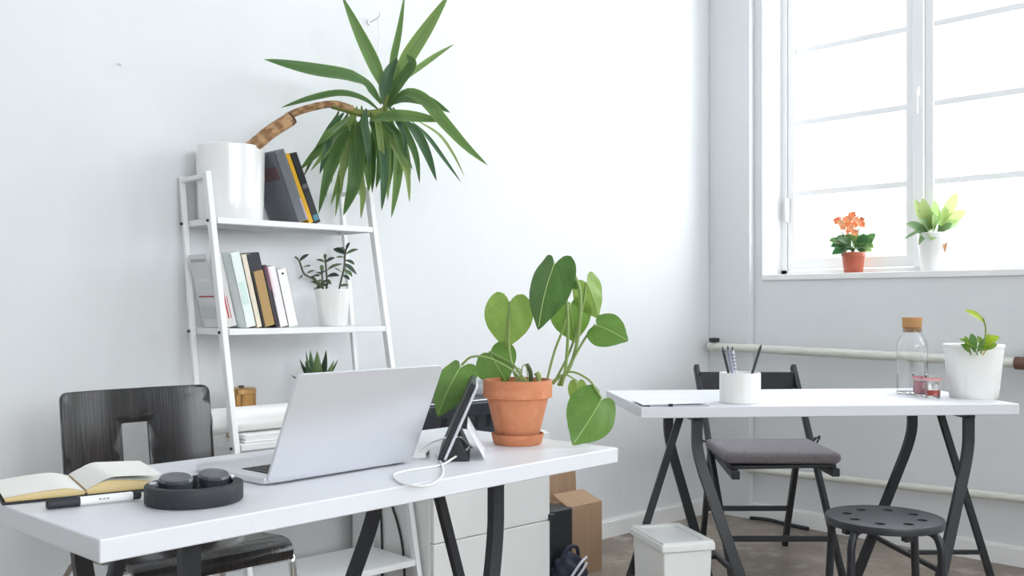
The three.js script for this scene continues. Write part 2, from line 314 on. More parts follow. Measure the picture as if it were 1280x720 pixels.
{
  const y = 1.296, tl = .39;
  const gb = 'books leaning on the planter on the top shelf';
  book('grey_book', 'dark grey book leaning against the big white planter', gb, -2.506, y, .192, .036, .232, .17, tl, 0x7b7f85, { bands: [[.02, .98, 0x6d7076, .05, .8], [.0, .3, 0xb3a9c2, .82, .98]], face: [[.62, .8, 0x7a5f66]] });
  book('yellow_book', 'thin yellow book leaning between the grey and black books on top shelf', gb, -2.4655, y, .187, .017, .228, .16, tl, 0xe6b022);
  book('black_book', 'black book with a blue-grey foot, outermost of those leaning on top shelf', gb, -2.4455, y, .187, .024, .232, .16, tl, 0x24262c, { bands: [[.04, .12, 0x4d8a96], [.5, .56, 0x6f6a70]] });
}
{
  const y = .971, g2 = 'books leaning in a row on the middle shelf', tl = .24, k = 1 / Math.cos(tl);
  let x = -2.775;
  const put = (name, label, w, h, d, c, o, z = .262) => { book(name, label, g2, x, y, z, w, h, d, tl, c, o); x += w * k + .0012; };
  put('magazine', 'pale grey printed magazine with a red line on its cover, leaning at the row end', .012, .222, .118, 0xdfe0e0, { face: [[.9, .94, 0xb4b6b8], [.64, .67, 0xeceded], [.42, .44, 0xb0434c], [.36, .38, 0xe4e6e6], [.12, .3, 0xcdd1cf]] }, .213);
  put('white_book', 'white book with red lettering low on its spine', .034, .218, .12, 0xf0efec, { bands: [[.12, .5, 0xd0403c, .3, .42], [.12, .42, 0xd8524c, .55, .62], [.5, .62, 0xa98a6a, .35, .45]] }, .213);
  put('pale_green_book', 'very pale green book between white and cream spines', .032, .224, .16, 0xe6efec, { bands: [[.3, .6, 0xcfe6dc, .2, .8]] });
  put('cream_book', 'slim cream book beside the brown book with dark top', .018, .22, .16, 0xe7dcc8);
  put('brown_book', 'tan brown book with a black band across the top of its spine', .04, .222, .165, 0x2a2724, { bands: [[.0, .76, 0xb0905c, .22, .99], [.78, .99, 0x2f2f3a, .0, 1]] });
  put('black_spine_book', 'thin dark plum book beside the brown one', .014, .19, .15, 0x3a3338, { bands: [[.6, .98, 0x7b4a5c, .5, 1]] });
  put('pink_white_book', 'white book with a faint pink edge on the middle shelf', .028, .186, .15, 0xf3eeee, { bands: [[.5, .97, 0xf0d9dc, .05, .3]] });
  put('thick_white_book', 'thick white book with one dark dot, last of the leaning row', .034, .178, .155, 0xf4f4f2, { bands: [[.9, .935, 0x3b3d42, .4, .62]] });
}

// ---------------------------------------------------------------- pots
const potProfile = (rb, rt, h, wall = .004, rim = 0, rimH = 0) => [[0, 0], [rb - .003, 0], [rb, .004], ...(rim ? [[rt - .004 - rim * .6, h - rimH], [rt, h - rimH + .001]] : []), [rt, h - .003], [rt - .002, h], [rt - wall, h], [rt - wall - .002, h - .01], [rb - wall, .012], [0, .012]];
function pot(t, rb, rt, h, mat, o = {}) {
  mesh('pot', lathe(potProfile(rb, rt, h, o.wall ?? .004, o.rim, o.rimH)), mat, t);
  const y = h - (o.drop ?? .018), r = rb + (rt - rb) * y / h - (o.wall ?? .004) - .001 - (o.rim ? .004 : 0);
  mesh('soil', lathe([[0, y + .004], [r * .6, y + .003], [r, y], [r * .9, y - .03], [0, y - .03]]), M.soil, t);
}
// ---------------------------------------------------------------- yucca in the tall white planter
function bladeLeaf(pts, w, o = {}) {               // pts in world metres; a folded strap leaf tapering to a point
  const c = new THREE.CatmullRomCurve3(pts), n0 = (o.n ?? dirC(0, .35, .9)).clone().normalize(), peak = o.peak ?? .4, fold = o.fold ?? .35;
  return ribbonGrid(4, 18, (s, t) => {
    const p = c.getPoint(t), tg = c.getTangent(t).normalize();
    const side = tg.clone().cross(n0).normalize(), nn = side.clone().cross(tg).normalize();
    const base = o.base ?? .2, k = t < peak ? base + (1 - base) * Math.sin(t / peak * Math.PI / 2) : Math.pow(Math.max(0, Math.cos((t - peak) / (1 - peak) * Math.PI / 2)), .8);
    return p.addScaledVector(side, s * w * .5 * k).addScaledVector(nn, Math.abs(s) * w * .5 * k * fold);
  });
}
{
  const o = V(-2.7, 1.296, .118), t = thing('yucca_plant', 'tall yucca with drooping sword leaves in a large white planter on top shelf', 'plant', o.toArray());
  const L = (p) => p.sub(o);
  mesh('planter', lathe([[0, 0], [.093, 0], [.096, .004], [.0985, .05], [.0995, .05], [.0995, .056], [.0985, .056], [.1005, .126], [.1015, .126], [.1015, .132], [.1005, .132], [.102, .222], [.1, .225], [.097, .225], [.094, .2], [.086, .012], [0, .012]]), M.ceramic, t);
  mesh('soil', lathe([[0, .205], [.093, .2], [.088, .15], [0, .15]]), M.soil, t);
  const g1 = tube([V(.0, .19, .01), L(at(312, 186, 3.0)), L(at(338, 165, 3.02)), L(at(363, 149, 3.05))], .021, 30, 14); mesh('trunk', g1, M.bark, t);
  mesh('trunk_cut', rod(L(at(361, 150.5, 3.048)), L(at(366, 147, 3.053)), .0215, .019), std(0x5a4334, .9), t);
  mesh('crown_core', tube([L(at(415, 131, 3.1)), L(at(432, 136, 3.14)), L(at(455, 142, 3.17)), L(at(480, 138, 3.2)), L(at(485, 120, 3.21))], .012, 30, 10), std(0x78803f, .7), t);
  mesh('branch', tube([L(at(358, 146, 3.05)), L(at(380, 137, 3.06)), L(at(415, 130, 3.1)), L(at(440, 136, 3.15))], .0115, 40, 12), M.bark, t);
  const greens = [leafMat(0x84a462), leafMat(0x6b8c55), leafMat(0x9cb673), leafMat(0x5f8060), leafMat(0xb0c080)];
  const leaf = (pts, wpx, col, n, peak) => { const w = wpx * 3.2 / 1238; mesh('leaf', bladeLeaf(pts.map((q) => L(at(...q))), w, { n, peak }), greens[col], t); };
  const stripes = tex(128, (u, v) => { const e = Math.abs(u - .5) * 2, n = fbm(u, v, 24, 2, 141, 3); return mix(mix([.72, .76, .72], [.88, .92, .84], n), [1, 1, .86], Math.max(0, Math.min(1, (e - .82) * 8))); }, 1); for (const g of greens) g.map = stripes;
  // upright and spreading leaves of the main crown
  leaf([[477, 130, 3.2], [460, 108, 3.16], [440, 97, 3.1], [390, 88, 3.02], [329, 74, 2.96]], 19, 1, undefined, .66);
  leaf([[474, 138, 3.2], [455, 124, 3.15], [428, 117, 3.1], [390, 123, 3.05], [350, 135, 3.02]], 10, 1, undefined, .6);
  leaf([[482, 116, 3.22], [468, 82, 3.2], [449, 42, 3.18], [427, -6, 3.16]], 17, 0);
  leaf([[488, 110, 3.26], [492, 75, 3.3], [499, 40, 3.33], [506, -8, 3.36]], 10, 0);
  leaf([[492, 108, 3.2], [510, 75, 3.18], [535, 36, 3.15], [562, -8, 3.12]], 21, 2);
  leaf([[496, 106, 3.24], [520, 88, 3.28], [545, 70, 3.32], [568, 55, 3.36]], 9, 2);
  leaf([[482, 134, 3.2], [486, 110, 3.2], [491, 90, 3.2], [496, 72, 3.2]], 25, 3);
  leaf([[484, 134, 3.18], [500, 104, 3.12], [515, 80, 3.1], [508, 68, 3.1]], 15, 1);
  leaf([[487, 134, 3.2], [506, 117, 3.14], [528, 124, 3.08], [556, 155, 3.0], [584, 185, 2.98], [610, 207, 2.98]], 16, 0);
  leaf([[488, 130, 3.22], [506, 123, 3.18], [535, 128, 3.13], [563, 141, 3.1]], 18, 1);
  leaf([[462, 150, 3.15], [490, 146, 3.1], [525, 148, 3.06], [553, 152, 3.04]], 17, 0);
  leaf([[505, 150, 3.2], [520, 166, 3.22], [534, 193, 3.26], [546, 227, 3.3]], 13, 3);
  leaf([[515, 152, 3.22], [535, 172, 3.28], [556, 200, 3.33], [577, 229, 3.38]], 6, 3);
  leaf([[520, 150, 3.24], [548, 168, 3.3], [566, 192, 3.36], [581, 221, 3.4]], 4.5, 4);
  // hanging leaves below the branch
  const drop = [[[440, 150], [430, 160], [402, 185], [374, 213], 15, 0], [[424, 140], [410, 165], [394, 192], [379, 222], 8, 1], [[445, 150], [428, 175], [412, 215], [398, 268], 17, 1], [[448, 152], [436, 185], [426, 225], [419, 272], 9, 2],
    [[452, 150], [446, 190], [442, 230], [429, 270], 20, 1], [[455, 150], [452, 185], [460, 215], [461, 240], 12, 0], [[458, 152], [462, 180], [466, 210], [465, 241], 11, 2], [[466, 155], [478, 185], [480, 225], [477, 264], 12, 3],
    [[480, 158], [496, 180], [496, 225], [489, 273], 14, 0], [[452, 200], [451, 222], [454, 245], [451, 274], 10, 4], [[472, 155], [494, 185], [508, 215], [512, 254], 10, 4], [[484, 156], [502, 172], [511, 205], [511, 238], 8, 2],
    [[440, 152], [420, 170], [408, 190], [388, 214], 11, 2], [[446, 152], [434, 170], [417, 205], [404, 246], 14, 0], [[462, 152], [474, 172], [476, 200], [470, 236], 13, 1], [[450, 152], [440, 180], [430, 210], [413, 258], 14, 2],
    [[470, 154], [486, 168], [490, 200], [486, 240], 12, 1], [[436, 146], [424, 158], [410, 170], [396, 182], 12, 0], [[456, 154], [450, 180], [446, 205], [438, 244], 15, 3], [[476, 150], [494, 165], [504, 190], [516, 212], 10, 1], [[460, 156], [458, 190], [446, 225], [436, 258], 10, 2]];
  for (let i = 0; i < 13; i++) { const x = 424 + i * 5.6, y0 = 137 + 5 * Math.sin(i), sp = (x - 455) * rr(.5, 1.1), ln = rr(70, 125) - Math.abs(sp) * .5; drop.push([[x, y0], [x + sp * .5 + rr(-4, 4), y0 + ln * .28], [x + sp * .85, y0 + ln * .62], [x + sp + rr(-5, 5), y0 + ln], rr(7, 11), (i * 3) % 5]); }
  drop.forEach(([a, b, c, d, w, col], i) => { const f = [3.12, 3.22, 3.03, 3.16, 3.08][i % 5]; leaf([[a[0], a[1], 3.16], [b[0], b[1], (f + 3.16) / 2], [c[0], c[1], f], [d[0], d[1], f + .02]], w, col, dirC(rr(-.5, .5), .25, .9)); });
}

// ---------------------------------------------------------------- other shelf things
function ovalLeaf(a, b, w, n, th = .3) {            // small pointed oval leaf from a to b
  const c = a.clone().lerp(b, .5).addScaledVector(n, a.distanceTo(b) * .12), q = new THREE.QuadraticBezierCurve3(a, c, b);
  return ribbonGrid(4, 8, (s, t) => { const p = q.getPoint(t), tg = q.getTangent(t), side = tg.clone().cross(n).normalize(), k = Math.pow(Math.sin(Math.PI * Math.min(1, Math.max(0, t * .96 + .02))), .8); return p.addScaledVector(side, s * w * .5 * k).addScaledVector(n, s * s * w * .5 * th * k); });
}
{
  const o = V(-2.385, .971, .2), t = thing('jade_plant', 'small jade plant with branching stems in a white pot beside the leaning books', 'plant', o.toArray());
  pot(t, .043, .0575, .118, M.potMatte, { drop: .014 });
  const m = [leafMat(0x55684f, .1, .5), leafMat(0x435443, .1, .5), leafMat(0x6c7f5c, .1, .5)], stemM = std(0x5b5a48, .8);
  const q = (px, py, f = 3.33) => at(px, py, f).sub(o);
  const stems = [[[404, 361], [392, 349], [380, 342], [374, 326], [369, 321]], [[404, 361], [403, 350], [402, 338]], [[408, 361], [408.5, 348], [407, 328], [406.5, 322]], [[424, 361], [427, 348], [430, 335], [431.5, 318], [433, 311]], [[398, 361], [396, 352], [390, 345]]];
  stems.forEach((s, i) => mesh('stem', tube(s.map(([x, y], k) => q(x, y, 3.33 + (i % 3 - 1) * .012 * k)), .0032, 16, 7), stemM, t));
  const lv = [[369, 324, 353, 323], [371, 328, 355, 330], [370, 322, 367, 315], [373, 321, 376, 319], [374, 327, 386, 318], [377, 335, 388, 333], [380, 342, 376, 348], [378, 346, 362, 357], [384, 342, 394, 338], [386, 347, 396, 350], [390, 346, 400, 345], [402, 340, 402, 331], [402, 344, 394, 340], [403, 342, 412, 336], [403, 350, 395, 354], [407, 328, 395, 325], [407, 328, 419, 322], [406.5, 325, 406.5, 317], [408, 338, 400, 342], [408, 346, 424, 345], [409, 338, 428, 330], [408, 349, 414, 356],
    [432, 318, 417, 311], [432, 318, 448, 312], [432, 314, 426, 309], [433, 313, 436, 303], [431, 322, 420, 322], [431, 325, 443, 331], [430, 330, 446, 343], [429, 337, 440, 346], [428, 341, 418, 336], [427, 344, 437, 350], [404, 358, 388, 352], [404, 359, 392, 362], [408, 359, 412, 353], [424, 358, 436, 357], [400, 358, 408, 350], [410, 360, 402, 354]];
  lv.forEach(([x0, y0, x1, y1], i) => { const f0 = 3.33, f1 = 3.33 + rr(-.03, .03), a = q(x0, y0, f0), b = q(x1, y1, f1); mesh('leaf', ovalLeaf(a, b, Math.max(.012, a.distanceTo(b) * .42), dirC(rr(-.4, .4), .75, .55).normalize()), m[i % 3], t); });
}
{
  const o = V(-2.434, .646, .187), t = thing('succulent', 'small spiky succulent on the lower shelf, peeking above the laptop lid', 'plant', o.toArray());
  pot(t, .042, .055, .15, M.ceramic, { drop: .01 });
  const m = [leafMat(0x4f6b45, .1, .45), leafMat(0x3c5638, .1, .45), leafMat(0x728a5c, .1, .45)];
  const cone = (dir, len, w) => { const c = V(dir.x * .35, 1, dir.z * .35).normalize(), b = V(dir.x * .014, .138, dir.z * .014), e = b.clone().addScaledVector(dir, len), md = b.clone().lerp(e, .5).addScaledVector(dir.clone().cross(V(0, 1, 0)).cross(dir).normalize(), -len * .12);
    const q = new THREE.QuadraticBezierCurve3(b, md, e), side = dir.clone().cross(V(0, 1, 0)).normalize();
    const up = ribbonGrid(6, 9, (s, tt) => { const p = q.getPoint(tt), k = Math.pow(1 - tt, .75) * (.65 + .35 * Math.sin(tt * 3)), nn = side.clone().cross(q.getTangent(tt)).normalize(); return p.addScaledVector(side, s * w * .5 * k).addScaledVector(nn, -(1 - s * s) * w * .16 * k); });
    const dn = ribbonGrid(6, 9, (s, tt) => { const p = q.getPoint(tt), k = Math.pow(1 - tt, .75) * (.65 + .35 * Math.sin(tt * 3)), nn = side.clone().cross(q.getTangent(tt)).normalize(); return p.addScaledVector(side, s * w * .5 * k).addScaledVector(nn, (1 - s * s) * w * .22 * k); });
    return [up, dn]; };
  for (let i = 0; i < 16; i++) { const a = i * 2.4, e = i < 7 ? .42 : i < 12 ? .95 : 1.28; mesh('leaf', cone(V(Math.cos(a) * Math.cos(e), Math.sin(e), Math.sin(a) * Math.cos(e)), i < 7 ? .085 : i < 12 ? .1 : .115, .05), m[i % 3], t); }
}
{
  const t = thing('gold_tin', 'small brass-coloured ribbed tin standing behind the white paper roll', 'tin', [-2.708, .646, .198]);
  const pts = []; for (let i = 0; i < 64; i++) { const a = i / 64 * Math.PI * 2, r = .042 + .0012 * Math.cos(a * 16); pts.push([r * Math.cos(a), r * Math.sin(a)]); }
  const g = extrude(pts, .128); g.rotateX(-Math.PI / 2); mesh('tin_body', toCreasedNormals(g, .5), std(0xb58a55, .35, { metalness: .8 }), t);
  mesh('lid', lathe([[0, .129], [.044, .129], [.044, .142], [.041, .145], [0, .146]]), std(0xc9a06a, .3, { metalness: .8 }), t);
  mesh('knob', box(-.008, .008, .146, .152, -.004, .004, .002), std(0x3a3128, .5), t);
}
{
  const t = thing('paper_stack', 'flat stack of white paper under the paper roll on the lower shelf', 'paper', [0, 0, 0]);
  for (let i = 0; i < 4; i++) mesh('sheet_bundle', box(-2.78 + rr(0, .01), -2.33 + rr(0, .02), .646 + i * .0055, .6512 + i * .0055, .246, .345 + rr(-.004, .004), .001), M.paper, t);
  const r = thing('paper_roll', 'white rolled paper lying across the lower shelf in front of the brass tin', 'paper roll', [0, .6682 + .0385, .284]);
  const sp = []; for (let i = 0; i <= 90; i++) { const a = i / 90 * Math.PI * 2 * 3, rad = .0385 - i / 90 * .012; sp.push([rad * Math.cos(a), rad * Math.sin(a)]); }
  const inn = sp.map(([x, y]) => { const l = Math.hypot(x, y); return [x * (l - .0016) / l, y * (l - .0016) / l]; }).reverse();
  const g = extrude([...sp, ...inn], .43); g.rotateY(Math.PI / 2); g.translate(-2.86, 0, 0); mesh('rolled_sheet', toCreasedNormals(g, .6), M.paper, r);
  mesh('paper_band', (() => { const b = lathe([[.0388, -.01], [.0394, -.01], [.0394, .01], [.0388, .01]]); b.rotateZ(Math.PI / 2); b.translate(-2.5, 0, 0); return b; })(), M.potMatte, r);
}

// ---------------------------------------------------------------- drawer cabinet, printer, cables
{
  const t = thing('drawer_cabinet', 'white drawer cabinet standing under the black printer behind the desk', 'cabinet', [-2.215, 0, .06]);
  const w = .525, d = .44, h = .6;
  mesh('body', [box(0, w, .03, h, 0, d - .02, .002), box(.02, w - .02, 0, .03, .02, d - .05)], M.plasticWhite, t);
  for (const [a, b] of [[.035, .2885], [.291, .595]]) mesh('drawer', box(.003, w - .003, a, b, d - .02, d, .003), M.plasticWhite, t);
  mesh('lock', [box(w - .012, w + .01, .288, .31, d - .012, d + .014, .003)], M.darkRubber, t).userData.label = 'small black lock catch';
}
{
  const t = thing('printer', 'black printer with glossy lid and silver trim behind the laptop', 'printer', [-2.21, .601, .08]);
  const w = .395;
  mesh('body', box(0, w, 0, .115, 0, .36, .008), M.printerBlack, t);
  mesh('trim_strip', box(.002, w - .002, .115, .121, .004, .357, .002), std(0xc9d0d6, .25, { metalness: .7 }), t);
  const g = extrude([[0, 0], [.34, 0], [.325, .012], [.22, .046], [.06, .05], [.01, .035]].map(([z, y]) => [-z, y]), w - .02, .003); g.rotateY(Math.PI / 2); g.translate(.01, .123, .01); mesh('scanner_lid', toCreasedNormals(g, .5), M.gloss, t);
  mesh('paper_slot', box(.05, w - .05, .03, .07, .355, .3605), M.gloss, t);
  mesh('button', rod(V(.03, .095, .36), V(.03, .095, .363), .007), M.darkRubber, t);
}
solo('power_cable', 'black power cable hanging straight down behind the shelf leg', 'cable', tube([V(-2.2205, .56, .21), V(-2.2205, .392, .228), V(-2.2205, .3, .237), V(-2.2205, .15, .242), V(-2.2205, .006, .24)], .0038, 30, 8), M.darkRubber);
solo('power_cable', 'black power cable curving down beside the cabinet and front shelf rail', 'cable', tube([V(-2.2205, .5, .25), V(-2.2205, .407, .281), V(-2.2205, .383, .294), V(-2.2205, .321, .329), V(-2.2205, .242, .354), V(-2.2205, .12, .362), V(-2.2205, .006, .35)], .0038, 30, 8), M.darkRubber);

// ---------------------------------------------------------------- cardboard carrier, dark box and bag beside the cabinet
{
  const t = thing('cardboard_carrier', 'tall brown cardboard carrier with a folded handle top standing on the floor', 'box', [-1.425, 0, .15], 0);
  const w = .19, d = .19, h = .265;
  mesh('carton_body', box(0, w, 0, h, 0, d, .002), M.cardboard, t);
  const side = (x0, x1) => { const g = extrude([[0, h], [w, h], [w - .006, h + .1], [w - .035, h + .16], [.035, h + .16], [.006, h + .1]], .004); return g; };
  const a = side(); a.rotateX(.0); a.translate(0, 0, .05); mesh('handle_panel', boxUV(toCreasedNormals(a, .4)), M.cardboard, t);
  const f = [extrude([[0, 0], [w, 0], [w - .01, .1], [.01, .1]], .004)]; f[0].rotateX(-1.2); f[0].translate(0, h, d - .002); mesh('top_flap', boxUV(toCreasedNormals(f[0], .4)), M.cardboard, t);
  const s2 = extrude([[0, h], [-.12, h], [-.1, h + .1], [-.03, h + .12]], .004); s2.rotateY(-Math.PI / 2); s2.translate(.006, 0, .02 - .0); const sg = boxUV(toCreasedNormals(s2, .4)); sg.translate(0, 0, .0); mesh('side_flap', (() => { sg.scale(1, 1, 1); sg.translate(0, 0, .14 - .12); return sg; })(), M.cardboard, t);
  const k = thing('black_case', 'upright black case standing in the gap between cabinet and cardboard carrier', 'case', [-1.63, 0, .12]);
  mesh('case_body', box(0, .12, 0, .30, 0, .32, .008), M.blackWood, k); mesh('case_handle', tube([V(.06, .298, .1), V(.06, .325, .12), V(.06, .325, .2), V(.06, .298, .22)], .006, 20, 8), M.darkRubber, k);
}
{
  const t = thing('navy_bag', 'crumpled navy bag with pale stripes on the floor before the black case', 'bag', [-1.585, 0, .49]);
  const g = new THREE.SphereGeometry(1, 36, 24), p = g.attributes.position;
  for (let i = 0; i < p.count; i++) { const x = p.getX(i), y = p.getY(i), z = p.getZ(i), n = 1 + .12 * Math.sin(x * 5 + y * 7) * Math.cos(z * 6 + y * 3); p.setXYZ(i, x * .075 * n, Math.max(-.07, y * .085 * n) + .07, z * .048 * n); }
  g.computeVertexNormals(); mesh('bag_body', g, std(0x232a3c, .7), t);
  for (const [a, b] of [[-.05, .02], [-.03, .055]]) mesh('stripe', tube([V(a - .02, .02 + b, .048), V(0, .07 + b, .054), V(.05, .105 + b * .6, .04)], .005, 20, 6), std(0xd9dce2, .7), t);
  mesh('strap', tube([V(-.04, .13, 0), V(-.02, .175, .01), V(.03, .17, .01), V(.05, .12, 0)], .007, 20, 8), std(0x2b3244, .7), t);
}

// ---------------------------------------------------------------- on the front desk: laptop
{
  const t = thing('laptop', 'open silver laptop seen from behind its lid on the front desk', 'laptop', [-3.261, DA, 1.314], .085);
  const w = .35, d = .23;
  const base = extrude(roundRect(0, w, 0, d, .012), .009, .0015); base.rotateX(-Math.PI / 2); base.translate(0, .0035, -.008); mesh('base', toCreasedNormals(base, .5), M.alu, t);
  for (const [x, z] of [[.03, -.02], [w - .03, -.02], [.03, -.2], [w - .03, -.2]]) mesh('rubber_foot', rod(V(x, 0, z), V(x, .0035, z), .008), M.darkRubber, t);
  const kb = mesh('keyboard', box(.03, w - .03, .0136, .0142, -.125, -.022), M.darkRubber, t);
  const keys = []; for (let r = 0; r < 5; r++) for (let c = 0; c < 14; c++) keys.push(box(.032 + c * .0192, .0487 + c * .0192, .0142, .0155, -.024 - r * .0202 - .017, -.024 - r * .0202, .0005));
  mesh('keys', keys, M.blackSteel, kb).userData.kind = 'stuff';
  mesh('trackpad', box(w / 2 - .053, w / 2 + .053, .0136, .0141, -.21, -.136), M.alu, t);
  mesh('hinge', rod(V(.02, .0085, -.003), V(w - .02, .0085, -.003), .005), M.darkRubber, t);
  const lid = extrude(roundRect(0, w, 0, .219, .012), .0045, .0008), scr = box(.008, w - .008, .012, .211, -.0006, .0002);
  for (const g of [lid, scr]) { g.translate(0, 0, -.003); g.rotateX(.435); g.translate(0, .006, .003); }
  const l = mesh('lid', toCreasedNormals(lid, .5), M.alu, t); const s = scr; s.translate(0, 0, -.0012); mesh('screen', s, M.gloss, l);
}
// usb adapter, white cable, tablet
{
  const p = at(528, 564, 2.12), t = thing('usb_adapter', 'small white card adapter with dark ports beside the laptop lid', 'adapter', [p.x, DA, p.z], .72);
  mesh('adapter_body', box(-.026, .026, 0, .013, -.02, .012, .003), M.plasticWhite, t);
  for (const x of [-.014, .004]) mesh('port', box(x - .006, x + .006, .005, .010, .0115, .0125), M.darkRubber, t);
  const y = DA + .0025, c = (px, py, k = 0) => { const F = 1238 * (1.044 - y - k) / (py - 379); return at(px, py, F); };
  solo('white_cable', 'thin white charging cable curled on the desk in front of the tablet', 'cable', tube([c(545, 568), c(552, 580), c(553, 594), c(540, 605), c(520, 608), c(500, 603), c(492, 594), c(505, 589), c(530, 585), c(552, 581), c(566, 573, .006), c(582, 563, .015), c(588, 557, .018)], .0022, 120, 8), M.plasticWhite);
  solo('white_cable', 'thin white cable running from the adapter round the tablet edge', 'cable', tube([at(524, 562, 2.125), at(540, 553, 2.13), at(555, 548, 2.10), at(566, 545, 2.07), at(571, 546.5, 2.065), at(578, 548, 2.12), at(590, 560, 2.2)], .0022, 60, 8), M.plasticWhite);
}
{
  const o = V(-2.858, DA, 1.325), t = thing('tablet', 'tablet leaning on a folded black cover, seen edge-on beside the plant pot', 'tablet', o.toArray(), .845);
  // local: +x is along the tablet's long edge going away, +z to the right as seen along it
  const tilt = .415, slab = (y0, y1, z0, z1, x0, x1, r) => { const g = box(x0, x1, y0, y1, z0, z1, r); g.rotateX(tilt); return g; };
  mesh('tablet_body', slab(.004, .172, -.002, .005, .0, .24, .003), M.alu, t);
  mesh('screen', slab(.01, .166, -.003, -.0018, .008, .232), M.gloss, t);
  mesh('cover', slab(.0, .174, -.013, -.003, -.001, .241, .003), M.blackWood, t);
  const tri = extrude([[0, 0], [.052, 0], [.03, .048], [.012, .03]].map(([z, y]) => [-z, y]), .22, .001); tri.rotateY(Math.PI / 2); tri.translate(.008, .0015, .002); mesh('stand_fold', toCreasedNormals(tri, .4), M.blackWood, t);
  const fl = box(.02, .21, 0, .075, 0, .002, .0008); fl.rotateX(-.5); fl.translate(0, .003, .085); mesh('cover_flap', fl, std(0xd9dbe0, .6), t);
}
// ---------------------------------------------------------------- potted philodendron
function heartLeaf(a, b, w, n, o = {}) {           // a: stalk joint, b: tip
  const y = b.clone().sub(a), len = y.length(); y.normalize();
  const x = y.clone().cross(n).normalize(), z = x.clone().cross(y).normalize(), lobe = o.lobe ?? .2, fold = o.fold ?? .2, curl = o.curl ?? .12;
  const tab = [[0, .68], [18, .55], [40, .5], [65, .5], [90, .52], [115, .54], [135, .57], [150, .58], [163, .52], [173, .4], [180, .30]];
  const rad = (d) => { let i = 0; while (i < tab.length - 2 && d > tab[i + 1][0]) i++; const k = (d - tab[i][0]) / (tab[i + 1][0] - tab[i][0]); return tab[i][1] + (tab[i + 1][1] - tab[i][1]) * k; };
  const g = ribbonGrid(48, 7, (s, t) => {
    const d = Math.abs(s) * 180, r = rad(d) * (.001 + t * .999), u = Math.sin(s * Math.PI) * r, v = .33 + Math.cos(s * Math.PI) * r * (d > 90 ? .6 + lobe : 1), as = Math.abs(u) * 2, vv = Math.max(0, Math.min(1, v));
    return a.clone().addScaledVector(y, v * len).addScaledVector(x, u * w).addScaledVector(z, -fold * w * .5 * as + curl * len * Math.sin(vv * Math.PI) * .5 - (o.droop ?? 0) * len * vv * vv + .012 * len * Math.sin(u * 14 + v * 9) * as);
  });
  const p = g.attributes.position, uv = g.attributes.uv, q = V(0, 0, 0);
  for (let i = 0; i < p.count; i++) { q.fromBufferAttribute(p, i).sub(a); uv.setXY(i, q.dot(x) / w + .5, q.dot(y) / len); }
  return g;
}
